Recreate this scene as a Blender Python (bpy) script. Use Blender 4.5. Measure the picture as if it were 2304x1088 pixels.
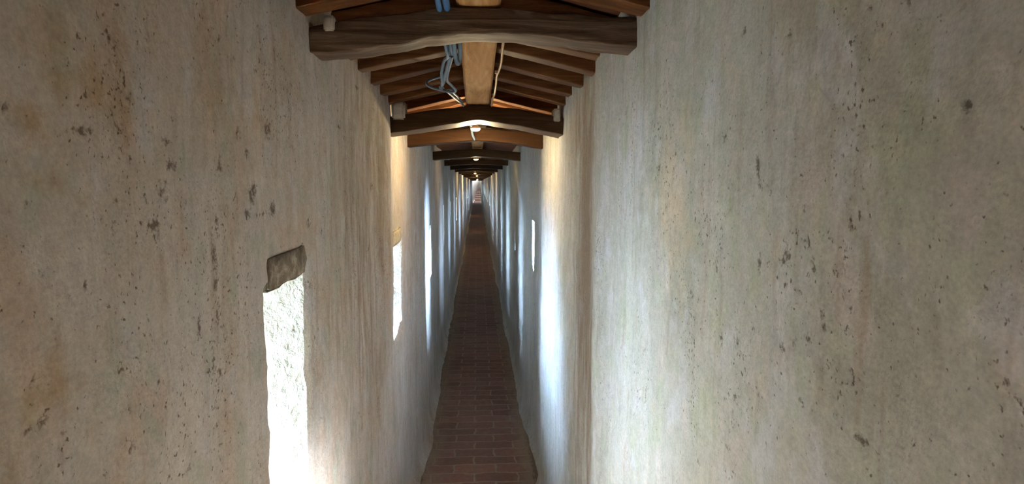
import bpy, bmesh, math, random
import numpy as np
from mathutils import Vector, noise as mn

random.seed(7)
for o in list(bpy.data.objects):
    bpy.data.objects.remove(o)
sc = bpy.context.scene
COL = sc.collection

# ------------------------------------------------------------------ camera
FPX = 1500.0                      # focal length in pixels of a 2304 wide frame
CX, CY = 1152.0, 544.0
VPX, VPY = 1073.0, 404.0          # where the corridor runs to
EYE = 1.95                        # eye height above the brick floor
TH = math.atan((CY - VPY) / FPX)
PSI = math.atan((CX - VPX) / FPX * math.cos(TH))
cam_d = bpy.data.cameras.new('camera')
cam_d.sensor_width = 36.0
cam_d.lens = 36.0 * FPX / 2304.0
cam_d.clip_start = 0.02
cam_d.clip_end = 500
cam = bpy.data.objects.new('camera', cam_d)
COL.objects.link(cam)
cam.location = (0, 0, EYE)
cam.rotation_euler = (math.pi / 2 - TH, 0, -PSI)
sc.camera = cam
_R = Vector((math.cos(PSI), -math.sin(PSI), 0))
_F = Vector((math.sin(PSI) * math.cos(TH), math.cos(PSI) * math.cos(TH), -math.sin(TH)))
_U = Vector((math.sin(PSI) * math.sin(TH), math.cos(PSI) * math.sin(TH), math.cos(TH)))

def ray(px, py):
    return _F + _R * ((px - CX) / FPX) + _U * ((CY - py) / FPX)
def at_y(px, py, y):              # point of the place seen at a pixel, at a known distance down the corridor
    d = ray(px, py)
    return Vector((0, 0, EYE)) + d * (y / d.y)
def at_x(px, py, x):              # ... or on a wall plane
    d = ray(px, py)
    return Vector((0, 0, EYE)) + d * (x / d.x)

# ------------------------------------------------------------------ world, exposure
w = bpy.data.worlds.new('sky')
sc.world = w
w.use_nodes = True
nt = w.node_tree
bg = nt.nodes['Background']
bg.inputs[0].default_value = (0.78, 0.88, 1.0, 1)
bg.inputs[1].default_value = 6.0
sc.view_settings.view_transform = 'Standard'
sc.view_settings.look = 'None'
sc.view_settings.exposure = 0.45
sc.view_settings.gamma = 1.0
sc.view_settings.use_curve_mapping = False
sc.cycles.max_bounces = 7
sc.cycles.diffuse_bounces = 6
sc.cycles.use_denoising = True
sc.cycles.sample_clamp_indirect = 30.0

sun_d = bpy.data.lights.new('sun', 'SUN')
sun_d.energy = 125.0
sun_d.angle = math.radians(0.6)
sun_d.color = (0.50, 0.76, 1.0)
sun = bpy.data.objects.new('sun', sun_d)
COL.objects.link(sun)
sun.rotation_euler = Vector((0.55, 0.76, -0.342)).to_track_quat('-Z', 'Y').to_euler()

# ------------------------------------------------------------------ windows (arrow slits), some added unseen for fill, and their daylight
W2 = 0.40                         # half width of the corridor
# side, inner y0, y1, z bottom, z top (relative to the eye), watts
DAY = (0.38, 0.62, 1.0)
DAY_NEAR = (0.50, 0.74, 1.0)
DAY_FILL = (0.80, 0.90, 1.0)  # colour of the added fill slits
WINS = [
    (1, -1.0, -0.7, -0.95, -0.25, 60), (1, 0.75, 1.05, -1.62, -1.0, 240), (1, -2.6, -2.3, -0.95, -0.27, 40),  # unseen slits, added to throw fill onto near walls and rafters
    (-1, 1.28, 1.60, -0.95, -0.215, 22), (-1, 3.10, 3.70, -0.81, -0.32, 55), (1, 4.92, 5.04, -0.68, -0.31, 170),
    (-1, 5.60, 5.82, -0.84, -0.385, 45), (1, 7.05, 7.3, -0.80, -0.35, 26), (-1, 8.1, 8.4, -0.85, -0.32, 40),
    (1, 9.2, 9.45, -0.76, -0.34, 26), (-1, 10.6, 10.9, -0.85, -0.35, 40), (1, 11.7, 11.95, -0.8, -0.35, 26),
]
y = 13.1
s = -1
while y < 55:
    WINS.append((s, y, y + 0.27, -0.82, -0.35, 40 if s < 0 else 30))
    s = -s
    y += 1.6

def set_props(o, label=None, cat=None, group=None, kind=None):
    if label: o['label'] = label
    if cat: o['category'] = cat
    if group: o['group'] = group
    if kind: o['kind'] = kind
    return o

SLIT = {}
for k, (sd, y0, y1, zb, zt, watts) in enumerate(WINS):
    h = zt - zb
    yo0, yo1 = y0 - 0.22, y0 - 0.01            # outer slit, nearer the camera: the embrasure is cut aslant
    zo0, zo1 = zb + 0.02, zt - 0.03 * h
    if k == 3: yo0, yo1 = 1.08, 1.36
    if k == 4: yo0, yo1 = 3.17, 3.36
    SLIT[k] = (yo0, yo1, EYE + zo0, EYE + zo1)
    ld = bpy.data.lights.new('window_daylight', 'AREA')
    ld.shape = 'RECTANGLE'
    ld.size = yo1 - yo0
    ld.size_y = (zo1 - zo0)
    ld.energy = watts
    ld.color = DAY_FILL if y0 < 1.2 else DAY_NEAR if y0 < 3 else DAY
    ld.spread = math.radians(150 if k == 3 else 125)
    lo = bpy.data.objects.new('window_daylight', ld)
    COL.objects.link(lo)
    lo.location = (sd * (W2 + 0.50), (yo0 + yo1) / 2, EYE + (zo0 + zo1) / 2 + 0.02)
    d = Vector((-sd * 1.0, 0.75, -0.95))
    lo.rotation_euler = d.to_track_quat('-Z', 'Y').to_euler()

# ------------------------------------------------------------------ materials
def lin(r, g, b):
    f = lambda c: (c / 255 / 12.92) if c / 255 <= 0.04045 else ((c / 255 + 0.055) / 1.055) ** 2.4
    return (f(r), f(g), f(b), 1)

class NT:
    def __init__(self, name):
        self.m = bpy.data.materials.new(name)
        self.m.use_nodes = True
        self.t = self.m.node_tree
        self.b = self.t.nodes['Principled BSDF']
        self.b.inputs['Roughness'].default_value = 0.9
        self.b.inputs['Specular IOR Level'].default_value = 0.15
        self.tc = self.t.nodes.new('ShaderNodeTexCoord')
    def link(self, a, b): self.t.links.new(a, b)
    def mapping(self, scale, rot=(0, 0, 0), src=None):
        n = self.t.nodes.new('ShaderNodeMapping')
        n.inputs['Scale'].default_value = scale
        n.inputs['Rotation'].default_value = rot
        self.link(src or self.tc.outputs['Object'], n.inputs['Vector'])
        return n.outputs[0]
    def noise(self, vec, scale=1.0, detail=4, rough=0.55, dist=0.0):
        n = self.t.nodes.new('ShaderNodeTexNoise')
        n.inputs['Scale'].default_value = scale
        n.inputs['Detail'].default_value = detail
        n.inputs['Roughness'].default_value = rough
        n.inputs['Distortion'].default_value = dist
        self.link(vec, n.inputs['Vector'])
        return n.outputs['Fac']
    def ramp(self, fac, stops, interp='LINEAR'):
        n = self.t.nodes.new('ShaderNodeValToRGB')
        n.color_ramp.interpolation = interp
        e = n.color_ramp.elements
        while len(e) < len(stops): e.new(0.5)
        for i, (p, c) in enumerate(stops):
            e[i].position = p
            e[i].color = c if not isinstance(c, (int, float)) else (c, c, c, 1)
        self.link(fac, n.inputs[0])
        return n.outputs[0]
    def mix(self, fac, a, b, mode='MIX'):
        n = self.t.nodes.new('ShaderNodeMix')
        n.data_type = 'RGBA'
        n.blend_type = mode
        for s_, v in ((n.inputs[0], fac), (n.inputs[6], a), (n.inputs[7], b)):
            if isinstance(v, (int, float)): s_.default_value = v
            elif isinstance(v, tuple): s_.default_value = v
            else: self.link(v, s_)
        return n.outputs[2]
    def math(self, op, a, b=0.0, clamp=False):
        n = self.t.nodes.new('ShaderNodeMath')
        n.operation = op
        n.use_clamp = clamp
        for s_, v in ((n.inputs[0], a), (n.inputs[1], b)):
            if isinstance(v, (int, float)): s_.default_value = v
            else: self.link(v, s_)
        return n.outputs[0]
    def attr(self, name):
        n = self.t.nodes.new('ShaderNodeAttribute')
        n.attribute_name = name
        return n.outputs['Fac']
    def bump(self, height, strength=0.5, dist=0.01, normal=None):
        n = self.t.nodes.new('ShaderNodeBump')
        n.inputs['Strength'].default_value = strength
        n.inputs['Distance'].default_value = dist
        self.link(height, n.inputs['Height'])
        if normal: self.link(normal, n.inputs['Normal'])
        return n.outputs[0]
    def done(self, col, normal=None):
        if isinstance(col, tuple): self.b.inputs['Base Color'].default_value = col
        else: self.link(col, self.b.inputs['Base Color'])
        if normal is not None: self.link(normal, self.b.inputs['Normal'])
        return self.m

def plaster(name, tones, ochre, dark, patches, speck=1.0):
    n = NT(name)
    big = n.noise(n.mapping((2.4, 2.4, 1.5)), 1.0, 3, 0.6)
    col = n.ramp(big, [(0.30, tones[0]), (0.43, tones[1]), (0.55, tones[2]), (0.68, tones[3])])
    # hand-sized patches of different limewash
    for q, (c, off, lo, hi, am) in enumerate(patches):
        pn = n.noise(n.mapping((9 + q, 9 + q, 6 + q), (0.3 * q, off, 0.7 * q)), 1.0, 3, 0.6)
        col = n.mix(n.math('MULTIPLY', n.ramp(pn, [(lo, 0.0), (hi, 1.0)]), am), col, c)
    # long vertical wash marks left by the trowel
    st = n.noise(n.mapping((11, 11, 1.1)), 1.0, 3, 0.6)
    col = n.mix(0.28, col, n.ramp(st, [(0.3, 0.36), (0.7, 0.64)]), 'OVERLAY')
    # ochre staining
    oc = n.math('ADD', n.attr('ochre'), n.math('MULTIPLY', n.math('SUBTRACT', n.noise(n.mapping((14, 14, 11)), 1.0, 4, 0.6), 0.5), 2.0))
    col = n.mix(n.math('MULTIPLY', n.ramp(oc, [(0.15, 0.0), (1.0, 1.0)]), 0.8), col, ochre)
    # rusty brown wash in vertical drips, then stained strips with shade painted in
    ru = n.noise(n.mapping((22, 22, 2.6)), 1.0, 3, 0.6)
    col = n.mix(n.math('MULTIPLY', n.ramp(n.math('ADD', ru, n.math('MULTIPLY', n.attr('speck'), 0.05)), [(0.60, 0.0), (0.75, 1.0)]), 0.4), col, (0.30, 0.20, 0.13, 1))
    rw = n.math('ADD', n.attr('rust_shade'), n.math('MULTIPLY', n.math('SUBTRACT', n.noise(n.mapping((26, 26, 4)), 1.0, 3, 0.6), 0.5), 1.6))
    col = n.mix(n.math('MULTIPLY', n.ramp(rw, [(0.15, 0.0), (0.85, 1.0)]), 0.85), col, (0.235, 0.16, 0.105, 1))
    # fine grain
    fine = n.noise(n.mapping((160, 160, 210)), 1.0, 2, 0.6)
    col = n.mix(0.28, col, n.ramp(fine, [(0.3, 0.30), (0.7, 0.70)]), 'OVERLAY')
    mid = n.noise(n.mapping((40, 40, 46)), 1.0, 3, 0.6)
    col = n.mix(0.25, col, n.ramp(mid, [(0.3, 0.32), (0.7, 0.68)]), 'OVERLAY')
    # small pits in clusters
    cl = n.noise(n.mapping((6, 6, 2.6)), 1.0, 3, 0.6)
    pit = n.noise(n.mapping((120, 120, 125), (0.12, 0, 0)), 1.0, 2, 0.55)
    pk = n.math('ADD', pit, n.math('MULTIPLY', n.math('SUBTRACT', cl, 0.5), 0.42 * speck))
    pk = n.math('ADD', pk, n.math('MULTIPLY', n.attr('speck'), 0.055))
    pits = n.ramp(pk, [(0.685, 0.0), (0.77, 1.0)])
    pit2 = n.noise(n.mapping((58, 58, 54), (-0.15, 0, 0)), 1.0, 4, 0.65)
    p2 = n.ramp(n.math('ADD', pit2, n.math('ADD', n.math('MULTIPLY', n.math('SUBTRACT', cl, 0.5), 0.35 * speck), n.math('MULTIPLY', n.attr('speck'), 0.05))), [(0.69, 0.0), (0.78, 1.0)])
    # larger chips at their own places, ragged and broken up
    mk = n.math('ADD', n.math('MULTIPLY', n.attr('mark'), 1.15), n.math('MULTIPLY', n.math('SUBTRACT', n.noise(n.mapping((110, 110, 120)), 1.0, 4, 0.65), 0.5), 2.6))
    mk = n.math('MULTIPLY', n.ramp(mk, [(0.50, 0.0), (1.15, 1.0)]), n.ramp(n.attr('mark'), [(0.08, 0.0), (0.3, 1.0)]))
    allp = n.math('MAXIMUM', n.math('MAXIMUM', pits, p2), mk)
    col = n.mix(n.math('MULTIPLY', allp, 0.82), col, dark)
    hgt = n.math('ADD', n.math('MULTIPLY', n.noise(n.mapping((42, 42, 42)), 1.0, 4, 0.6), 1.0), n.math('MULTIPLY', p2, -0.45))
    hgt = n.math('ADD', hgt, n.math('MULTIPLY', n.noise(n.mapping((11, 11, 6)), 1.0, 2, 0.5), 2.4))
    b2 = n.bump(hgt, 0.6, 0.007)
    return n.done(col, b2)

M = {}
M['plaster_left'] = plaster('plaster_left', [(0.39, 0.315, 0.245, 1), (0.465, 0.39, 0.33, 1), (0.51, 0.455, 0.41, 1), (0.55, 0.475, 0.425, 1)],
                            (0.36, 0.235, 0.105, 1), (0.085, 0.05, 0.028, 1),
                            [((0.46, 0.345, 0.27, 1), 0.4, 0.52, 0.66, 0.7), ((0.40, 0.39, 0.32, 1), 1.1, 0.53, 0.68, 0.75), ((0.52, 0.48, 0.47, 1), 2.3, 0.54, 0.68, 0.7)])
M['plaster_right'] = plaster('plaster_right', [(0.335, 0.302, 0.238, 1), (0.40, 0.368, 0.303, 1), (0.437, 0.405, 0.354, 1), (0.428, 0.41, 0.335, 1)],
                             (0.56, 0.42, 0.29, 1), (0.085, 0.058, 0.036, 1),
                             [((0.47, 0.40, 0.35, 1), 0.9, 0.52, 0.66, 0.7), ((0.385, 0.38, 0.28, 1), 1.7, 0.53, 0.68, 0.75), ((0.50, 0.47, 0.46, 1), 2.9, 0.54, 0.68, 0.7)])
def reveal():
    n = NT('reveal_plaster')
    a = n.noise(n.mapping((18, 18, 14)), 1.0, 4, 0.65, 0.2)
    col = n.ramp(a, [(0.3, (0.52, 0.47, 0.38, 1)), (0.7, (0.66, 0.62, 0.53, 1))])
    h = n.noise(n.mapping((42, 42, 36)), 1.0, 4, 0.62, 0.15)
    col = n.mix(n.math('MULTIPLY', n.ramp(h, [(0.60, 0.0), (0.74, 1.0)]), 0.55), col, (0.20, 0.17, 0.13, 1))
    return n.done(col, n.bump(h, 1.0, 0.015))
M['reveal'] = reveal()

def brick():
    n = NT('brick_paving')
    wob = n.t.nodes.new('ShaderNodeTexNoise')
    wob.inputs['Scale'].default_value = 7
    wob.inputs['Detail'].default_value = 3
    n.link(n.tc.outputs['Object'], wob.inputs['Vector'])
    vm = n.t.nodes.new('ShaderNodeVectorMath'); vm.operation = 'MULTIPLY_ADD'
    n.link(wob.outputs['Color'], vm.inputs[0])
    vm.inputs[1].default_value = (0.05, 0.045, 0.0)
    n.link(n.tc.outputs['Object'], vm.inputs[2])
    bt = n.t.nodes.new('ShaderNodeTexBrick')
    n.link(vm.outputs[0], bt.inputs['Vector'])
    bt.inputs['Scale'].default_value = 1.0
    bt.inputs['Brick Width'].default_value = 0.285
    bt.inputs['Row Height'].default_value = 0.135
    bt.inputs['Mortar Size'].default_value = 0.0085
    bt.inputs['Mortar Smooth'].default_value = 0.4
    bt.inputs['Bias'].default_value = 0.0
    bt.inputs['Color1'].default_value = (0.25, 0.128, 0.092, 1)
    bt.inputs['Color2'].default_value = (0.17, 0.088, 0.066, 1)
    bt.inputs['Mortar'].default_value = (0.28, 0.20, 0.145, 1)
    col = bt.outputs['Color']
    g = n.noise(n.mapping((30, 30, 30)), 1.0, 6, 0.7)
    col = n.mix(0.5, col, n.ramp(g, [(0.3, 0.3), (0.7, 0.66)]), 'OVERLAY')
    # dusty mortar swept against both walls
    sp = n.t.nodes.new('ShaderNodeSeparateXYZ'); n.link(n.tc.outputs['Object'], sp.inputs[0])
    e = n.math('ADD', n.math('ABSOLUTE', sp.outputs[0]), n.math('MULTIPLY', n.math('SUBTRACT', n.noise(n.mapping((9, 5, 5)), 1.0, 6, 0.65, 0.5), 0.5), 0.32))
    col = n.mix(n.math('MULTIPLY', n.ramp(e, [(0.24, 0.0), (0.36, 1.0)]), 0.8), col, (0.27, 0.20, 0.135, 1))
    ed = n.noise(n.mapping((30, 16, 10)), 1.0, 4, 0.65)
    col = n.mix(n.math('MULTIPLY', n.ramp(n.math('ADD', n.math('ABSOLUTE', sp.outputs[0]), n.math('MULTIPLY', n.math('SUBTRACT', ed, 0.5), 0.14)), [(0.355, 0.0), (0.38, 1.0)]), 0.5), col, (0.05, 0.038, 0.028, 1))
    du = n.noise(n.mapping((6, 4, 4)), 1.0, 7, 0.7, 0.8)
    col = n.mix(n.math('MULTIPLY', n.ramp(du, [(0.52, 0.0), (0.72, 1.0)]), 0.55), col, (0.25, 0.17, 0.115, 1))
    h = n.math('ADD', n.math('MULTIPLY', bt.outputs['Fac'], -0.7), n.math('MULTIPLY', g, 0.5))
    return n.done(col, n.bump(h, 0.6, 0.008))
M['brick'] = brick()

def wood(name, c0, c1, c2, axis=0, rough=0.8, bump=0.5, grain=1.0):
    n = NT(name)
    s = [38.0 * grain] * 3
    s[axis] = 3.0
    g = n.noise(n.mapping(tuple(s)), 1.0, 7, 0.65, 1.2)
    s2 = [9.0] * 3
    s2[axis] = 2.0
    g2 = n.noise(n.mapping(tuple(s2)), 1.0, 5, 0.6, 0.5)
    col = n.ramp(g, [(0.32, c0), (0.5, c1), (0.68, c2)])
    col = n.mix(0.6, col, n.ramp(g2, [(0.3, 0.3), (0.7, 0.68)]), 'OVERLAY')
    n.b.inputs['Roughness'].default_value = rough
    n.b.inputs['Specular IOR Level'].default_value = 0.5
    n.b.inputs['Specular Tint'].default_value = (0.75, 0.42, 0.2, 1)
    return n.done(col, n.bump(g, bump, 0.004))
M['weathered'] = wood('weathered_beam', (0.030, 0.017, 0.009, 1), (0.085, 0.052, 0.033, 1), (0.185, 0.125, 0.088, 1), 0, 0.6, 0.8)
M['dark_beam'] = wood('dark_beam', (0.015, 0.007, 0.0032, 1), (0.036, 0.018, 0.009, 1), (0.075, 0.042, 0.022, 1), 0, 0.5, 0.4)
M['brown_beam'] = wood('brown_beam', (0.016, 0.0055, 0.002, 1), (0.029, 0.011, 0.0045, 1), (0.052, 0.023, 0.010, 1), 0, 0.5, 0.3)
M['rafter'] = wood('rafter', (0.045, 0.014, 0.005, 1), (0.10, 0.036, 0.012, 1), (0.18, 0.075, 0.026, 1), 0, 0.6, 0.25)
M['ridge'] = wood('ridge_timber', (0.34, 0.155, 0.052, 1), (0.46, 0.235, 0.088, 1), (0.56, 0.33, 0.145, 1), 1, 0.9, 0.3)
def simple(name, c, rough=0.7, noise_amt=0.25, scale=40, bump=0.3):
    n = NT(name)
    g = n.noise(n.mapping((scale,) * 3), 1.0, 5, 0.6)
    col = n.mix(noise_amt, c, n.ramp(g, [(0.3, 0.25), (0.7, 0.75)]), 'OVERLAY')
    n.b.inputs['Roughness'].default_value = rough
    return n.done(col, n.bump(g, bump, 0.004))
M['tile'] = simple('terracotta_tile', (0.10, 0.038, 0.018, 1), 0.9, 0.5, 14)
def lintel_mat():
    n = NT('lintel_stone')
    g = n.noise(n.mapping((22, 22, 22)), 1.0, 5, 0.65, 0.3)
    col = n.ramp(g, [(0.32, (0.12, 0.085, 0.055, 1)), (0.5, (0.21, 0.165, 0.12, 1)), (0.64, (0.36, 0.30, 0.245, 1))])
    k = n.noise(n.mapping((90, 90, 80)), 1.0, 3, 0.6)
    col = n.mix(n.math('MULTIPLY', n.ramp(k, [(0.62, 0.0), (0.72, 1.0)]), 0.8), col, (0.06, 0.04, 0.025, 1))
    return n.done(col, n.bump(g, 0.9, 0.012))
M['stone'] = lintel_mat()
M['stone_pale'] = simple('pale_stone', (0.50, 0.42, 0.28, 1), 0.95, 0.7, 55, 1.0)
M['mortar'] = simple('mortar', (0.50, 0.45, 0.38, 1), 0.95, 0.3, 60, 0.8)
M['conduit'] = simple('grey_conduit', (0.20, 0.27, 0.33, 1), 0.5, 0.2, 80)
M['blue_conduit'] = simple('blue_conduit', (0.055, 0.15, 0.30, 1), 0.45, 0.2, 80)
M['black'] = simple('black_plastic', (0.01, 0.01, 0.01, 1), 0.5, 0.1)
M['copper'] = simple('copper_cable', (0.42, 0.26, 0.14, 1), 0.5, 0.3, 60)
M['metal'] = simple('lamp_metal', (0.30, 0.28, 0.25, 1), 0.4, 0.2)
n = NT('lamp_glass')
n.b.inputs['Emission Color'].default_value = (1.0, 0.72, 0.32, 1)
n.b.inputs['Emission Strength'].default_value = 5.0
M['glow'] = n.done((0.9, 0.85, 0.7, 1))

# ------------------------------------------------------------------ mesh helpers
def mesh_obj(name, verts, faces, mat, parent=None, smooth=True):
    me = bpy.data.meshes.new(name)
    me.from_pydata([tuple(v) for v in verts], [], faces)
    me.materials.append(M[mat] if isinstance(mat, str) else mat)
    if smooth: me.polygons.foreach_set('use_smooth', [True] * len(me.polygons))
    o = bpy.data.objects.new(name, me)
    COL.objects.link(o)
    if parent: o.parent = parent
    return o

_rs = np.random.RandomState(11)
_T = _rs.rand(256, 256)
def vnoise(u, v):
    iu, iv = np.floor(u).astype(int), np.floor(v).astype(int)
    fu, fv = u - iu, v - iv
    fu, fv = fu * fu * (3 - 2 * fu), fv * fv * (3 - 2 * fv)
    a, b = _T[iu & 255, iv & 255], _T[(iu + 1) & 255, iv & 255]
    c, d = _T[iu & 255, (iv + 1) & 255], _T[(iu + 1) & 255, (iv + 1) & 255]
    return (a * (1 - fu) + b * fu) * (1 - fv) + (c * (1 - fu) + d * fu) * fv - 0.5
def fbm(u, v, octv=4, gain=0.5):
    s_, a = 0, 1.0
    for k in range(octv):
        s_ = s_ + a * vnoise(u * 2 ** k + 17.3 * k, v * 2 ** k + 5.1 * k)
        a *= gain
    return s_

def roof_bottom(yy):              # height (from the eye) of the underside of the ridge timber
    return float(np.interp(yy, [-3.5, 1.7, 3.05, 6, 8.5, 12, 20, 56, 60], [0.70, 0.43, 0.338, 0.30, 0.265, 0.235, 0.175, -0.01, -0.02]))
PITCH = 0.23
RIDGE_H = 0.085                    # ridge timber height; rafters lie on it
def rafter_under(yy, x):           # underside of the rafters
    return roof_bottom(yy) + RIDGE_H - 0.004 - PITCH * abs(x)

# ------------------------------------------------------------------ walls
def steps(a, b, d):
    n_ = max(1, int(round((b - a) / d)))
    return list(np.linspace(a, b, n_ + 1)[:-1])
def ygrid(wins):
    ys = steps(-3.5, 0.4, 0.08) + steps(0.4, 2.3, 0.008) + steps(2.3, 4.4, 0.014) + steps(4.4, 7, 0.03) + steps(7, 16, 0.06) + steps(16, 58, 0.12) + steps(58, 104, 0.8) + [104.0]
    ys = np.array(ys)
    for w_ in wins:
        for e in (w_[1], w_[2]):
            ys[np.argmin(abs(ys - e))] = e
    return np.sort(ys)
ZG = np.array(steps(-0.02, 0.3, 0.04) + steps(0.3, 0.9, 0.03) + steps(0.9, 2.45, 0.0105) + steps(2.45, 2.85, 0.03) + [2.85])

def smoothstep(a, b, x):
    t = np.clip((x - a) / (b - a), 0, 1)
    return t * t * (3 - 2 * t)
def wall_offset(sd, Y, Z):
    """how far the plaster face lies outside the nominal plane"""
    sc_ = 0 if sd < 0 else 60
    far = smoothstep(4.5, 8, Y)
    o = 0.014 * fbm(Y * 0.8 + sc_, Z * 0.35 + 3 + sc_, 2) * (1 - far)
    o = o + 0.008 * fbm(Y * 5 + sc_, Z * 3 + sc_, 4) * np.clip(1.3 - Y * 0.04, 0.3, 1)
    o = o + 0.0035 * fbm(Y * 30 + sc_, Z * 16 + sc_, 3) * np.clip(1.2 - Y * 0.08, 0, 1)
    o = o + far * 0.030 * (vnoise(Y * 1.0 + sc_ + 9.3, Z * 0.12 + 40) * 1.4)
    if sd < 0:
        o = o - 0.020 * np.exp(-((Y - 2.9) / 0.22) ** 2) + 0.008 * smoothstep(3.0, 3.3, Y) * (1 - smoothstep(4.2, 4.7, Y))
        o = o - 0.015 * np.exp(-((Y - 4.75) / 0.3) ** 2)
    else:
        o = o - 0.015 * np.exp(-((Y - 2.95) / 0.3) ** 2)
        o = o - 0.014 * np.exp(-((Y - 2.16) / 0.10) ** 2) + 0.010 * np.exp(-((Y - 2.42) / 0.13) ** 2)
        edge = 4.10 + 0.02 * np.sin(Z * 17) + 0.015 * np.sin(Z * 41)
        o = o - 0.012 * np.exp(-((Y - 3.9) / 0.3) ** 2) * (Y < edge) + 0.035 * smoothstep(edge, edge + 0.03, Y) * (1 - smoothstep(4.3, 5.6, Y))
    o = o - 0.03 * np.exp(-Z / 0.03) - 0.008 * np.exp(-Z / 0.25)          # plaster thickens towards the floor
    # beyond the roofed part the passage narrows and swings to the right
    t = np.clip(Y - 58, 0, None)
    if sd < 0: o = o - 0.014 * t
    else: o = o + 0.0035 * t
    return o

# chips and holes: pixel centre, half size along the wall and vertically (pixels), strength
MARKS = {-1: [(183, 291, 34, 11, 1), (208, 284, 14, 5, 1.1), (145, 985, 10, 16, 1.2), (80, 850, 12, 18, 0.9), (42, 455, 9, 13, 1.2), (8, 245, 10, 10, 1.1), (345, 503, 18, 16, 1.1),
              (350, 530, 10, 24, 0.8), (482, 575, 7, 42, 1.0), (486, 640, 6, 26, 0.95), (496, 700, 5, 40, 0.85), (487, 800, 6, 10, 0.9), (490, 500, 5, 40, 0.8), (575, 440, 8, 26, 1.0), (562, 480, 9, 13, 1.1), (600, 478, 26, 6, 1.0),
              (622, 470, 8, 22, 1.0), (583, 425, 6, 18, 1.1), (450, 735, 7, 28, 0.9), (380, 775, 10, 16, 0.7), (305, 886, 5, 8, 1.2), (100, 945, 18, 10, 0.95), (75, 965, 9, 14, 1.0),
              (155, 930, 20, 9, 1.0), (290, 1005, 10, 9, 1.0), (465, 1010, 10, 8, 1.1), (432, 1045, 12, 12, 0.95), (195, 640, 8, 18, 0.9), (90, 615, 12, 8, 0.7), (270, 830, 20, 8, 0.7), (20, 560, 12, 9, 0.6),
              (500, 370, 6, 24, 0.9), (545, 300, 6, 22, 0.8), (610, 290, 7, 26, 0.95), (565, 345, 6, 12, 1.1), (375, 320, 15, 14, 0.8), (385, 370, 16, 18, 0.95), (370, 430, 12, 30, 0.8), (500, 90, 7, 14, 0.8), (430, 150, 9, 9, 0.9), (530, 130, 9, 12, 0.75), (205, 35, 6, 8, 0.8), (170, 80, 7, 7, 0.8),
              (765, 285, 4, 7, 1.0), (805, 198, 4, 5, 1.2), (640, 620, 5, 20, 0.6), (700, 500, 4, 14, 0.8), (780, 505, 4, 16, 0.7), (835, 420, 4, 14, 0.75), (830, 560, 4, 14, 0.7), (700, 640, 7, 24, 0.6)],
         1: [(1660, 72, 5, 12, 1.1), (1772, 80, 9, 10, 1.0), (1810, 92, 14, 6, 1.0), (1755, 115, 5, 9, 1.0), (1700, 375, 6, 34, 0.95), (1705, 415, 6, 14, 1.0), (1698, 590, 6, 30, 0.95), (1765, 572, 6, 14, 1.15), (1750, 585, 18, 6, 0.95),
             (1808, 545, 8, 16, 1.05), (1822, 600, 8, 22, 1.0), (1795, 662, 12, 9, 1.15), (1843, 725, 12, 12, 1.2), (1815, 755, 14, 10, 0.9), (1782, 772, 10, 14, 0.85), (1755, 780, 10, 16, 0.8), (1928, 990, 18, 10, 1.15), (1945, 1010, 14, 6, 0.8),
             (2136, 91, 8, 7, 1.2), (2180, 236, 9, 9, 1.2), (2252, 175, 8, 8, 1.25), (2272, 185, 8, 6, 1.0), (2042, 6, 7, 14, 1.1), (1950, 18, 6, 16, 1.1), (1940, 36, 12, 6, 0.9), (1890, 600, 12, 14, 0.8), (2024, 718, 7, 5, 1.1), (2100, 730, 14, 6, 0.6), (1895, 270, 16, 6, 0.9), (1800, 470, 9, 12, 0.8), (1850, 390, 10, 8, 0.8),
             (1622, 310, 5, 16, 1.0), (1610, 760, 7, 26, 0.75), (1640, 770, 7, 22, 0.7), (1690, 885, 6, 18, 0.9), (1480, 380, 4, 8, 1.0), (1500, 460, 5, 8, 0.6), (1600, 700, 9, 5, 0.6), (1800, 900, 7, 10, 0.9), (1740, 985, 6, 8, 0.8), (1560, 1040, 9, 14, 0.7), (2290, 400, 8, 6, 0.8), (1770, 560, 28, 40, 0.35), (1700, 400, 24, 50, 0.3)]}
OCHRE = {-1: [(80, 90, 110, 100, 0.5), (60, 270, 110, 60, 0.6), (90, 410, 70, 40, 0.9), (180, 445, 30, 40, 0.8), (190, 200, 130, 90, 0.6), (230, 130, 90, 100, 0.3), (110, 880, 160, 120, 0.25), (250, 800, 120, 80, 0.25), (520, 260, 120, 200, 0.2), (820, 400, 50, 200, 0.15)],
         1: [(1510, 470, 55, 160, 0.75), (1530, 350, 60, 120, 0.4), (2280, 100, 60, 90, 0.3), (1650, 330, 60, 60, 0.2)]}
SPECK = {-1: [(600, 250, 180, 220, 0.9), (420, 450, 110, 180, 0.6), (560, 520, 150, 160, 0.5), (240, 560, 160, 160, 0.3), (820, 480, 60, 300, 0.5), (500, 80, 200, 100, 0.5)],
         1: [(1640, 380, 170, 220, 0.9), (1790, 640, 110, 200, 0.9), (1540, 240, 110, 120, 0.8), (1560, 800, 120, 180, 0.6), (1380, 320, 70, 200, 0.5), (1780, 120, 120, 100, 0.5)]}

RUST_SHADE = {-1: [(815, 520, 38, 420, 0.5), (850, 420, 14, 220, 0.5)],  # brown strips: rust stain plus the wall's shade, put into the colour
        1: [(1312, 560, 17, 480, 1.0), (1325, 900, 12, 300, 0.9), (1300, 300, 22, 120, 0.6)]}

def px_field(sd, Y, Z, lst, k_=1.0):
    f = np.zeros_like(Y)
    for (px, py, rx, ry, st_) in lst:
        c = at_x(px, py, sd * W2)
        a = at_x(px + rx, py, sd * W2)
        b = at_x(px, py + ry, sd * W2)
        sy, sz = max(abs(a.y - c.y), 0.002) * k_, max(abs(b.z - c.z), 0.002) * k_
        f = np.maximum(f, st_ * np.exp(-(((Y - c.y) / sy) ** 2 + ((Z - c.z) / sz) ** 2)))
    return f

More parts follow.
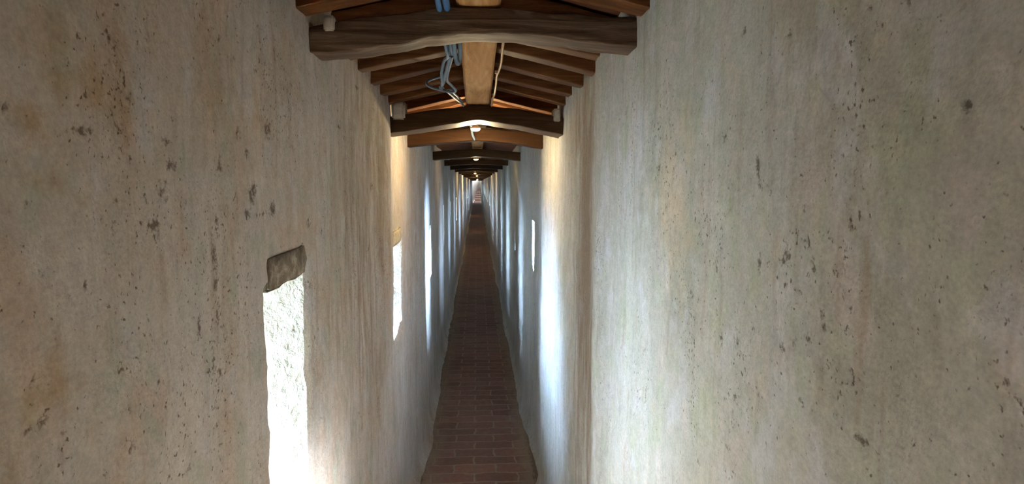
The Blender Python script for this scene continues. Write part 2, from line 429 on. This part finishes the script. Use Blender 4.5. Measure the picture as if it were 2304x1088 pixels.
def build_wall(sd, name, mat):
    wins = [(k, w_) for k, w_ in enumerate(WINS) if w_[0] == sd]
    ys = ygrid([w_ for _, w_ in wins])
    ny, nz = len(ys), len(ZG)
    Y, Z = np.meshgrid(ys, ZG, indexing='ij')
    Y, Z = Y.copy(), Z.copy()
    hole = np.zeros((ny - 1, nz - 1), int) - 1
    yc, zc = (ys[:-1] + ys[1:]) / 2, (ZG[:-1] + ZG[1:]) / 2
    YC, ZC = np.meshgrid(yc, zc, indexing='ij')
    for k, (_, y0, y1, zb, zt, _) in wins:
        top = EYE + zt
        bot = EYE + zb + 0.05 * np.abs((YC - y0) / (y1 - y0) - 0.3)
        hole[(YC > y0) & (YC < y1) & (ZC < top) & (ZC > bot)] = k
    mk = px_field(sd, Y, Z, MARKS[sd])
    oc = px_field(sd, Y, Z, OCHRE[sd])
    sp = px_field(sd, Y, Z, SPECK[sd])
    rs_ = px_field(sd, Y, Z, RUST_SHADE[sd])
    off = wall_offset(sd, Y, Z) + 0.004 * np.clip(mk - 0.4, 0, 1)
    # a shallow scar over the first slit, where the lintel stone shows
    if sd < 0:
        c0, c1 = at_x(604, 575, -W2), at_x(690, 570, -W2)
        ins = (Y > c0.y + 0.01) & (Y < c1.y - 0.01) & (Z > EYE - 0.225) & (Z < EYE - 0.15)
        off = off + 0.007 * ins
        # ragged arrises round the slits
    for k, (_, y0, y1, zb, zt, _) in wins:
        if y0 > 12: continue
        dy = np.maximum(np.maximum(y0 - Y, Y - y1), 0)
        dz = np.maximum(np.maximum(EYE + zb - Z, Z - EYE - zt), 0)
        off = off + 0.010 * np.exp(-(dy ** 2 + dz ** 2) / 0.012 ** 2)
        near = (dy < 0.02) & (dz < 0.02)
        Y += near * 0.012 * fbm(Z * 26 + k, Y * 4, 3)
        Z += near * 0.008 * fbm(Y * 30 + k, Z * 9, 2)
    X = sd * (W2 + off)
    V = np.stack([X, Y, Z], -1).reshape(-1, 3)
    idx = np.arange(ny * nz).reshape(ny, nz)
    keep = (hole < 0) & ~((YC > 57.6) & (ZC > 2.05) & (sd > 0))
    a, b, c, d = idx[:-1, :-1][keep], idx[1:, :-1][keep], idx[1:, 1:][keep], idx[:-1, 1:][keep]
    F = np.stack([a, b, c, d], -1) if sd < 0 else np.stack([a, d, c, b], -1)
    o = mesh_obj(name, V.tolist(), F.tolist(), mat)
    for nm, fld in (('mark', mk), ('ochre', oc), ('speck', sp), ('rust_shade', rs_)):
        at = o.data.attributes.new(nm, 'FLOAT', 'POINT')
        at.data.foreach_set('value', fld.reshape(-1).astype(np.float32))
    o['kind'] = 'structure'
    # embrasures
    for k, (_, y0, y1, zb, zt, _) in wins:
        cells = np.argwhere(hole == k)
        if not len(cells): continue
        ed = {}
        for i, j in cells:
            q = [idx[i, j], idx[i + 1, j], idx[i + 1, j + 1], idx[i, j + 1]]
            for e in range(4):
                p_, r_ = int(q[e]), int(q[(e + 1) % 4])
                if (r_, p_) in ed: del ed[(r_, p_)]
                else: ed[(p_, r_)] = 1
        nxt = {p_: r_ for p_, r_ in ed}
        st_ = next(iter(nxt)); loop = [st_]
        while nxt[loop[-1]] != st_: loop.append(nxt[loop[-1]])
        yo0, yo1, zo0, zo1 = SLIT[k]
        nr = 26 if y0 < 4 else 6
        vs, fs = [], []
        L = len(loop)
        za, zb_ = EYE + zb, EYE + zt
        for r_ in range(nr + 1):
            t = r_ / nr
            for li, vi in enumerate(loop):
                p = V[vi]
                u = min(max((p[1] - y0) / (y1 - y0), 0), 1)
                v = min(max((p[2] - za) / (zb_ - za), 0), 1)
                q = np.array([sd * (W2 + 0.46), yo0 + u * (yo1 - yo0), zo0 + v * (zo1 - zo0)])
                pt = p * (1 - t) + q * t
                if 0 < r_ < nr:
                    am = 0.016 * min(1, r_ / 3)
                    nv = mn.noise_vector(Vector(pt) * 16) * am + mn.noise_vector(Vector(pt) * 45) * am * 0.5
                    pt = pt + np.array((nv.x * 0.3, nv.y * 0.6, nv.z * 0.5))
                vs.append(pt)
        for r_ in range(nr):
            for li in range(L):
                l2 = (li + 1) % L
                f = [r_ * L + li, r_ * L + l2, (r_ + 1) * L + l2, (r_ + 1) * L + li]
                fs.append(f if sd < 0 else f[::-1])
        wo = mesh_obj('window_%d' % (k + 1), vs, fs, 'reveal')  # the added fill slits are numbered along with the real ones
        wo['kind'] = 'structure'
        WOBJ[k] = wo
    return o
WOBJ = {}
build_wall(-1, 'wall_left', 'plaster_left')
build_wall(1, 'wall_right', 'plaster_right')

# ------------------------------------------------------------------ floor, ends, roof covering
def floor_z(yy): return 0.0
fy = steps(-3.5, 3.5, 0.25) + steps(3.5, 12, 0.05) + steps(12, 58, 0.25) + [58.0]
vs, fs = [], []
fx = np.linspace(-0.47, 0.47, 25)
for yy in fy:
    for x in fx:
        z = 0.006 * mn.noise(Vector((x * 6, yy * 6, 0))) + 0.004 * mn.noise(Vector((x * 18, yy * 18, 3)))
        z += 0.007 * max(0, abs(x) - 0.34) / 0.06 * (0.6 + 0.6 * mn.noise(Vector((x * 3, yy * 5, 8))))
        vs.append((x, yy, z))
nx = len(fx)
for i in range(len(fy) - 1):
    for j in range(nx - 1):
        fs.append((i * nx + j, i * nx + j + 1, (i + 1) * nx + j + 1, (i + 1) * nx + j))
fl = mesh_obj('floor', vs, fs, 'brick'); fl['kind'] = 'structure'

# stair at the far end, climbing away in the open
stair = bpy.data.objects.new('staircase', None); COL.objects.link(stair); stair.location = (0, 58, 0)
set_props(stair, 'shallow brick staircase climbing away in daylight at the far end of the corridor', 'stairs')
def box_obj(name, x0, x1, y0, y1, z0, z1, mat, parent=None, bev=0.0):
    bm = bmesh.new()
    vv = [bm.verts.new((x, yy, z)) for x in (x0, x1) for yy in (y0, y1) for z in (z0, z1)]
    for f in ((0, 1, 3, 2), (4, 6, 7, 5), (0, 4, 5, 1), (2, 3, 7, 6), (0, 2, 6, 4), (1, 5, 7, 3)):
        bm.faces.new([vv[i] for i in f])
    if bev: bmesh.ops.bevel(bm, geom=bm.edges[:], offset=bev, segments=2, affect='EDGES', profile=0.6)
    bmesh.ops.recalc_face_normals(bm, faces=bm.faces[:])
    me = bpy.data.meshes.new(name); bm.to_mesh(me); bm.free()
    me.materials.append(M[mat])
    o = bpy.data.objects.new(name, me); COL.objects.link(o)
    if parent:
        o.parent = parent
    return o
yy = 0.0
for k in range(9):
    y1 = yy + 5.0
    st_ = box_obj('step', -0.375 + 0.014 * y1, 0.37 + 0.0035 * yy, yy, y1, -0.3, 0.095 * k, 'brick', stair, 0.02)
    yy = y1
bw = box_obj('wall_back', -0.6, 0.6, -3.65, -3.5, 0, 3.0, 'plaster_left'); bw['kind'] = 'structure'
bw = box_obj('wall_front', -1.0, 2.0, 103.8, 104.0, 0, 3.2, 'plaster_right'); bw['kind'] = 'structure'

RAF_T = 0.06
vs, fs = [], []
cy = steps(-3.6, 8, 0.2) + steps(8, 57, 1.0) + [57.0]
for yy in cy:
    for x in (-0.55, 0, 0.55):
        z = EYE + roof_bottom(yy) + RIDGE_H + RAF_T - PITCH * abs(x)
        vs.append((x, yy, z))
    for x in (0.55, 0, -0.55):
        z = EYE + roof_bottom(yy) + RIDGE_H + RAF_T - PITCH * abs(x) + 0.04
        vs.append((x, yy, z))
for i in range(len(cy) - 1):
    for j in range(6):
        fs.append((i * 6 + j, i * 6 + (j + 1) % 6, (i + 1) * 6 + (j + 1) % 6, (i + 1) * 6 + j))
fs += [(5, 4, 3, 2, 1, 0), tuple(range((len(cy) - 1) * 6, len(cy) * 6))]
ce = mesh_obj('ceiling', vs, fs, 'tile', smooth=False); ce['kind'] = 'structure'

# ------------------------------------------------------------------ timbers
def loft(name, stations, mat, rough=0.004, seed=0, parent=None, rad=0.012, fr=14):
    """stations: list of (centre Vector, right Vector, up Vector, half width, up height, down height): rounded rectangular sections"""
    vs, fs = [], []
    ring = []
    for cxs, czs in ((1, 1), (-1, 1), (-1, -1), (1, -1)):
        base = {(1, 1): 0, (-1, 1): 90, (-1, -1): 180, (1, -1): 270}[(cxs, czs)]
        for k in range(4):
            ring.append((cxs, czs, math.radians(base + 30 * k)))
        nxt = {(1, 1): (0, 1), (-1, 1): (-1, 0), (-1, -1): (0, -1), (1, -1): (1, 0)}[(cxs, czs)]
        for q in ((0.5, 0.0, -0.5) if nxt[0] == 0 else (0.4, -0.4)):
            if nxt == (0, 1): ring.append((q, 1, None))
            elif nxt == (-1, 0): ring.append((-1, q, None))
            elif nxt == (0, -1): ring.append((-q, -1, None))
            else: ring.append((1, -q, None))
    n_ = len(ring)
    for c, r_, u_, hw, hu, hd in stations:
        for a, b, ang in ring:
            hh = hu if b > 0 else hd
            if ang is None:
                p = c + r_ * (a * hw) + u_ * (b * (hu if b > 0 else hd))
            else:
                p = c + r_ * (a * (hw - rad) + rad * math.cos(ang)) + u_ * (b * (hh - rad) + rad * math.sin(ang))
            if rough:
                p = p + mn.noise_vector(p * fr + Vector((seed, 0, 0))) * rough + mn.noise_vector(p * fr * 3 + Vector((seed, 5, 0))) * rough * 0.4
            vs.append(p)
    for i in range(len(stations) - 1):
        for j in range(n_):
            fs.append((i * n_ + j, i * n_ + (j + 1) % n_, (i + 1) * n_ + (j + 1) % n_, (i + 1) * n_ + j))
    fs.append(tuple(range(n_))[::-1])
    fs.append(tuple(range((len(stations) - 1) * n_, len(stations) * n_)))
    o = mesh_obj(name, vs, fs, mat, parent)
    bm = bmesh.new(); bm.from_mesh(o.data); bmesh.ops.recalc_face_normals(bm, faces=bm.faces[:]); bm.to_mesh(o.data); bm.free()
    o.data.set_sharp_from_angle(angle=math.radians(24))
    return o

ORD = ['first', 'second', 'third', 'fourth', 'fifth', 'sixth', 'seventh', 'eighth', 'ninth', 'tenth', 'eleventh', 'twelfth', 'thirteenth',
       'fourteenth', 'fifteenth', 'sixteenth', 'seventeenth', 'eighteenth', 'nineteenth', 'twentieth', 'twenty-first', 'twenty-second', 'twenty-third', 'twenty-fourth', 'twenty-fifth']

def tie_beam(yy, depth, bot, top, mat, label, rough=0.004, seed=0, n_=40, reach=0.42):
    """bot / top: (x, z from the eye) polylines"""
    st = []
    for i in range(n_):
        x = -reach + 2 * reach * i / (n_ - 1)
        zb = np.interp(x, [p[0] for p in bot], [p[1] for p in bot])
        zt = np.interp(x, [p[0] for p in top], [p[1] for p in top])
        zc = (zb + zt) / 2
        st.append((Vector((x, yy + depth / 2, EYE + zc)), Vector((0, 1, 0)), Vector((0, 0, 1)), depth / 2, (zt - zb) / 2, (zt - zb) / 2))
    o = loft('tie_beam', st, mat, rough, seed, rad=0.005)
    return set_props(o, label, 'beam', 'tie beams across the corridor')

tie_beam(1.70, 0.115, [(-.42, .311), (-.37, .312), (-.3, .318), (-.2, .334), (-.12, .352), (-.03, .361), (.08, .362), (.16, .357), (.25, .348), (.33, .339), (.42, .332)],
         [(-.42, .37), (-.33, .39), (-.2, .408), (-.08, .425), (.08, .425), (.2, .414), (.3, .41), (.42, .404)],
         'weathered', 'big dark bowed tie beam nearest the viewer, its weathered front cracked', 0.004, 1, 70, 0.425)
tie_beam(3.05, 0.25, [(-.42, .203), (-.2, .236), (0, .268), (.02, .268), (.2, .242), (.42, .198)],
         [(-.42, .277), (-.2, .312), (0, .336), (.2, .318), (.42, .272)],
         'dark_beam', 'dark peaked tie beam with two pale mortar blocks on its ends', 0.0025, 2, 50, 0.425)
tie_beam(3.96, 0.12, [(-.42, .188), (-.2, .214), (0, .229), (.2, .214), (.42, .178)],
         [(-.42, .27), (0, .305), (.42, .265)],
         'brown_beam', 'reddish brown tie beam just behind the first lit lamp', 0.002, 3, 50, 0.425)
tie_beam(6.15, 0.20, [(-.42, .178), (-.2, .195), (0, .212), (.2, .2), (.42, .168)],
         [(-.42, .255), (0, .285), (.42, .25)],
         'dark_beam', 'nearly black tie beam in front of the second lit lamp', 0.003, 4, 40, 0.44)
BY = [8.45, 10.4, 12.6, 15.0, 17.3, 19.7, 22, 24.3, 26.6, 29, 31.5, 34, 37, 40, 43, 46, 49, 52, 55.5]
for k, yy in enumerate(BY):
    zb = float(np.interp(yy, [6, 8.45, 10.4, 12.6, 15, 20, 30, 56], [.18, .172, .153, .138, .128, .085, .045, -.105]))
    r_ = random.uniform(-0.006, 0.006)
    lab = 'nearly black tie beam, %s from the viewer' % ORD[k + 4]
    if k == len(BY) - 1: lab = 'last tie beam at the far end of the roof, before the daylight'
    top = min(zb + 0.09, roof_bottom(yy) - 0.005) if yy < 40 else zb + 0.09
    tie_beam(yy, 0.2, [(-.44, zb + r_), (0, zb + 0.028), (.44, zb - r_)], [(-.44, top - 0.02), (0, top + 0.0), (.44, top - 0.02)], 'dark_beam', lab, 0.003, 5 + k, 14, 0.46)

# ridge timber (one length per bay)
def ridge(y0, y1, label, hw0, hw1, seed):
    st = []
    n_ = max(10, int((y1 - y0) / 0.08)); n_ = min(n_, 60)
    for i in range(n_):
        yy = y0 + (y1 - y0) * i / (n_ - 1)
        hw = hw0 + (hw1 - hw0) * i / (n_ - 1)
        zb = EYE + roof_bottom(yy)
        st.append((Vector((0.007, yy, zb + 0.04)), Vector((1, 0, 0)), Vector((0, 0, 1)), hw, 0.021, 0.04))
    o = loft('ridge_timber', st, 'ridge', 0.0022, seed, rad=0.018)
    return set_props(o, label, 'beam', 'ridge timbers along the roof')
ridge(-1.5, 1.795, 'rounded orange-brown ridge timber in front of the big bowed tie beam', 0.055, 0.057, 31)
ridge(1.80, 3.10, 'orange-brown ridge timber between the bowed beam and the peaked beam', 0.058, 0.056, 33)
ridge(3.25, 6.34, 'ridge timber above the first lit lamp, its end grey under the brown beam', 0.055, 0.052, 36)
ridge(6.36, 56.5, 'long dark ridge timber running over all the far lamps', 0.05, 0.05, 39)

# rafters
RY = [0.50, 0.72, 0.94, 1.16, 1.40, 1.625] + [1.97, 2.18, 2.39, 2.60, 2.81, 3.02] + [3.36, 3.58, 3.8, 4.15, 4.4, 4.65, 4.9, 5.15, 5.4, 5.65, 5.9]
names = []
for k in range(6): names.append('%s in front of the bowed beam' % ORD[5 - k])
for k in range(6): names.append('%s behind the bowed beam' % ORD[k])
for k in range(3): names.append('%s behind the peaked beam' % ORD[k])
for k in range(8): names.append('%s behind the reddish brown beam' % ORD[k])
for k, yy in enumerate(RY):
    for sd in (-1, 1):
        st = []
        for i in range(12):
            xa = 0.066 if yy < 1.7 else 0.03
            x = sd * (xa + (0.44 - xa) * i / 11)
            jz = (-0.030 if yy < 1.7 else 0.0) + 0.003 * math.sin(k * 2.3 + sd + i * 0.2)
            c = Vector((x, yy + 0.006 * math.sin(k * 1.7 + sd * 2) + (0.02 * (i / 11 - 0.5)) * math.sin(k * 3.1 + sd), EYE + rafter_under(yy, x) + RAF_T / 2 + jz))
            st.append((c, Vector((0, 1, 0)), Vector((0, 0, 1)), 0.044, RAF_T / 2, RAF_T / 2))
        o = loft('rafter', st, 'rafter', 0.002, k * 2 + sd, rad=0.006)
        set_props(o, 'brown rafter on the %s slope of the roof, %s' % ('left' if sd < 0 else 'right', names[k]), 'rafter', 'rafters of the roof')

# mortar blocks packed over the beam ends
def lump(name, x0, x1, y0, y1, z0, z1, mat, amp=0.006, seed=0, parent=None):
    bm = bmesh.new()
    vv = [bm.verts.new((x, yy, z)) for x in (x0, x1) for yy in (y0, y1) for z in (z0, z1)]
    for f in ((0, 1, 3, 2), (4, 6, 7, 5), (0, 4, 5, 1), (2, 3, 7, 6), (0, 2, 6, 4), (1, 5, 7, 3)):
        bm.faces.new([vv[i] for i in f])
    bmesh.ops.bevel(bm, geom=bm.edges[:], offset=min(x1 - x0, y1 - y0, z1 - z0) * 0.12, segments=2, affect='EDGES')
    bmesh.ops.subdivide_edges(bm, edges=bm.edges[:], cuts=3, use_grid_fill=True)
    for v in bm.verts:
        v.co += mn.noise_vector(v.co * 30 + Vector((seed, 0, 0))) * amp + mn.noise_vector(v.co * 90 + Vector((seed, 0, 0))) * amp * 0.4
    bmesh.ops.recalc_face_normals(bm, faces=bm.faces[:])
    me = bpy.data.meshes.new(name); bm.to_mesh(me); bm.free()
    me.materials.append(M[mat])
    me.polygons.foreach_set('use_smooth', [True] * len(me.polygons))
    o = bpy.data.objects.new(name, me); COL.objects.link(o)
    if parent: o.parent = parent
    return o
def pad(px0, py0, px1, py1, yy, d, label, seed):
    a, b = at_y(px0, py1, yy), at_y(px1, py0, yy)
    o = lump('mortar_block', a.x, b.x, yy, yy + d, a.z, b.z, 'mortar', 0.0016, seed)
    set_props(o, label, 'mortar', 'mortar blocks on the beam ends')
pad(727, 34, 751, 68, 1.69, 0.09, 'small pale mortar block on the left end of the big bowed beam', 1)
pad(881, 226, 911, 268, 3.04, 0.10, 'pale mortar block on the left end of the dark peaked beam', 2)
pad(1246, 244, 1261, 273, 3.04, 0.10, 'narrow pale mortar block on the right end of the dark peaked beam', 3)

# exposed lintel stones over the first two slits
def lintel(k, px0, py0, px1, py1, mat, label, seed):
    a, b = at_x(px0, py1, -W2), at_x(px1, py0, -W2)
    o = lump('lintel', -W2 - 0.06, -W2 - 0.0015, a.y, b.y, EYE + WINS[k][4] - 0.006, max(b.z, at_x(px0, py0, -W2).z), mat, 0.007, seed, WOBJ[k])
    o['label'] = label
lintel(3, 604, 576, 690, 572, 'stone', 'dark bare lintel stone', 4)
lintel(4, 883, 521, 903, 523, 'stone_pale', 'pale rough lintel stone', 9)

# ------------------------------------------------------------------ conduits
def catmull(pts, sub=8):
    P = [pts[0] * 2 - pts[1]] + pts + [pts[-1] * 2 - pts[-2]]
    out = []
    for i in range(1, len(P) - 2):
        for k in range(sub):
            t = k / sub
            a, b, c, d = P[i - 1], P[i], P[i + 1], P[i + 2]
            out.append(0.5 * ((2 * b) + (c - a) * t + (2 * a - 5 * b + 4 * c - d) * t * t + (3 * b - a - 3 * c + d) * t ** 3))
    out.append(P[-2])
    return out
def tube(name, pts, r, mat, parent=None, seg=10, corr=0.0, sub=8):
    pts = catmull([Vector(p) for p in pts], sub)
    vs, fs = [], []
    nrm = None
    for i, p in enumerate(pts):
        t = (pts[min(i + 1, len(pts) - 1)] - pts[max(i - 1, 0)]).normalized()
        if nrm is None:
            nrm = t.orthogonal().normalized()
        nrm = (nrm - t * nrm.dot(t)).normalized()
        bn = t.cross(nrm)
        rr = r * (1 + corr * (1 if i % 2 else -1))
        for k in range(seg):
            a = 2 * math.pi * k / seg
            vs.append(p + nrm * (rr * math.cos(a)) + bn * (rr * math.sin(a)))
    for i in range(len(pts) - 1):
        for k in range(seg):
            fs.append((i * seg + k, i * seg + (k + 1) % seg, (i + 1) * seg + (k + 1) % seg, (i + 1) * seg + k))
    fs.append(tuple(range(seg))[::-1]); fs.append(tuple(range((len(pts) - 1) * seg, len(pts) * seg)))
    return mesh_obj(name, vs, fs, mat, parent)
def P(px, py, yy): return at_y(px, py, yy)
CR = 0.0053
def conduit(pts, label, mat='conduit', r=CR, corr=0.06, sub=10):
    o = tube('flexible_conduit', pts, r, mat, None, 10, corr, sub)
    return set_props(o, label, 'conduit', 'flexible conduits beside the ridge timber')
c1 = conduit([P(1000, 88, 1.98), P(1003, 106, 2.02), P(1007, 127, 2.1), P(999, 138, 2.18), P(994, 163, 2.28), P(995, 184, 2.36), P(994, 192, 2.4)], 'grey conduit outermost in the hanging bundle, ending in a frayed tip')
c2 = conduit([P(1006, 88, 2.015), P(1009, 106, 2.055), P(1011, 128, 2.135), P(1006, 152, 2.215), P(1001, 172, 2.305), P(998, 186, 2.385), P(990, 199, 2.415)], 'grey conduit in the middle of the hanging bundle, ending beside the frayed tip')
c3 = conduit([P(1012, 88, 2.0), P(1014, 110, 2.06), P(1017, 128, 2.14), P(1013, 143, 2.2), P(1008, 163, 2.3), P(1006, 181, 2.38), P(1015, 191, 2.43), P(1025, 203, 2.46), P(1020, 207, 2.47), P(1008, 206, 2.48), P(990, 202, 2.5), P(969, 196, 2.52), P(960, 188, 2.54), P(967, 180, 2.56), P(990, 173, 2.62), P(1000, 168, 2.68)], 'grey conduit bent into a wide triangular loop under the rafters', r=0.0046)
c4 = conduit([P(1020, 84, 1.98), P(1022, 106, 2.0), P(1025, 128, 2.03), P(1029, 142, 2.04), P(1033, 138, 2.05), P(1035, 124, 2.04), P(1035, 104, 2.02), P(1034, 86, 2.0)], 'grey conduit hanging in a short narrow U beside the ridge timber', r=0.0066)
c5 = conduit([P(1004, 204, 2.5), P(1009, 208, 2.52), P(1025, 222, 2.72), P(1037, 231, 2.9), P(1043, 238, 3.04)], 'grey conduit running from the loop down to the top of the peaked beam', r=0.0046)
c6 = conduit([P(1013, 202, 2.53), P(1019, 208, 2.60), P(1031, 219, 2.78), P(1042, 230, 2.97)], 'short grey conduit lying above the one that reaches the peaked beam', r=0.004)
def tie(px, py, yy, r, parent):
    c = P(px, py, yy)
    bm = bmesh.new()
    vs, fs = [], []
    for i in range(16):
        a = 2 * math.pi * i / 16
        for k in range(6):
            b = 2 * math.pi * k / 6
            rr = r + 0.0012 * math.cos(b)
            vs.append(c + Vector((rr * math.cos(a), rr * math.sin(a), 0.0016 * math.sin(b))))
    for i in range(16):
        for k in range(6):
            fs.append((i * 6 + k, i * 6 + (k + 1) % 6, ((i + 1) % 16) * 6 + (k + 1) % 6, ((i + 1) % 16) * 6 + k))
    o = mesh_obj('cable_tie', vs, fs, 'black', parent)
    o['label'] = 'black cable tie'
tie(1010, 128, 2.12, 0.0125, c2)
tie(996, 184, 2.365, 0.009, c2)
for dx, dy in ((-7, 4), (5, 7), (1, 10)):
    tube('frayed_wire', [P(994, 191, 2.4), P(994 + dx, 192 + dy, 2.4)], 0.0022, 'conduit', c1, 6, 0, 3)
b1 = conduit([P(978, -40, 1.40), P(984, -4, 1.55), P(988, 16, 1.66), P(992, 27, 1.75), P(1000, 40, 1.85), P(1004, 84, 1.96)], 'blue conduit crossing the bowed beam on the outer side of its pair', 'blue_conduit', 0.0068)
b2 = conduit([P(998, -40, 1.40), P(1002, -4, 1.55), P(1005, 14, 1.66), P(1008, 25, 1.75), P(1014, 40, 1.85), P(1016, 84, 1.96)], 'blue conduit crossing the bowed beam close to the ridge timber', 'blue_conduit', 0.0082)

cp = tube('cable', [P(1133, 92, 1.95), P(1131, 108, 2.02), P(1128, 140, 2.2), P(1123, 158, 2.32), P(1118, 170, 2.4), P(1116, 190, 2.56), P(1112, 214, 2.8), P(1108, 223, 2.92), P(1106, 238, 3.05)], 0.0042, 'copper', None, 8, 0, 6)
set_props(cp, 'thin copper-coloured cable clipped along the right side of the ridge timber', 'cable')
for px, py, yy in ((1119, 163, 2.36), (1111, 214, 2.8)):
    a = P(px, py, yy)
    o = box_obj('clip', 0.064, a.x + 0.006, yy - 0.006, yy + 0.006, a.z - 0.004, a.z + 0.006, 'copper', cp)

# ------------------------------------------------------------------ lamps
def lamp(yy, z, rad, watts, label, x=0.0):
    root = bpy.data.objects.new('ceiling_lamp', None); COL.objects.link(root)
    root.location = (x, yy, EYE + z)
    set_props(root, label, 'lamp', 'round lamps under the ridge')
    top = roof_bottom(yy) - z
    def lathe(name, prof, mat, n_=24):
        vs, fs = [], []
        for r_, zz in prof:
            for k in range(n_):
                a = 2 * math.pi * k / n_
                vs.append((r_ * math.cos(a), r_ * math.sin(a), zz))
        for i in range(len(prof) - 1):
            for k in range(n_):
                fs.append((i * n_ + k, (i + 1) * n_ + k, (i + 1) * n_ + (k + 1) % n_, i * n_ + (k + 1) % n_))
        fs.append(tuple(range(n_))); fs.append(tuple(range((len(prof) - 1) * n_, len(prof) * n_))[::-1])
        return mesh_obj(name, vs, fs, mat, root)
    base = lathe('lamp_base', [(0.012, top + 0.006), (0.013, 0.012), (rad * 0.9, 0.006), (rad * 1.05, 0.001), (rad * 1.02, -0.002)], 'metal')
    gl = lathe('bulb', [(rad * math.cos(a), -0.003 - 0.55 * rad * math.sin(a)) for a in np.linspace(0, 1.5, 8)], 'glow')
    gl['label'] = 'glowing warm glass'
    ld = bpy.data.lights.new('lamp_light', 'POINT')
    ld.energy = watts; ld.color = (1.0, 0.80, 0.46); ld.shadow_soft_size = 0.025
    lo = bpy.data.objects.new('lamp_light', ld); COL.objects.link(lo)
    lo.parent = root; lo.location = (0, 0, -rad - 0.085)
    return root
p = P(1070, 288, 3.48)
lamp(3.48, p.z - EYE, 0.025, 11, 'nearest lit lamp, just below the peaked beam', p.x)
p = P(1071, 357, 7.0)
lamp(7.0, p.z - EYE, 0.026, 1.6, 'second lit lamp, alone against the nearly black beams', p.x)
for (px, py, yy, wt, lab) in ((1069, 389, 14.0, 6, 'third lit lamp, the upper of two small lights close together'), (1073, 395, 18.2, 16, 'fourth lit lamp, the lower of two small lights close together'),
                              (1074, 403.5, 26, 16, 'fifth lit lamp, tiny and orange above the far daylight'), (1073, 406, 36, 22, 'farthest lit lamp, a tiny dot touching the far daylight')):
    p = P(px, py, yy)
    lamp(yy, p.z - EYE, 0.024 if yy < 20 else 0.034, wt, lab, p.x)
cd = tube('conduit_stub', [P(1059, 276, 3.72), P(1061, 290, 3.74), P(1063, 302, 3.78), P(1068, 314, 3.84)], 0.0065, 'conduit', None, 10, 0, 6)
set_props(cd, 'short grey conduit stub hanging beside the nearest lit lamp', 'conduit')
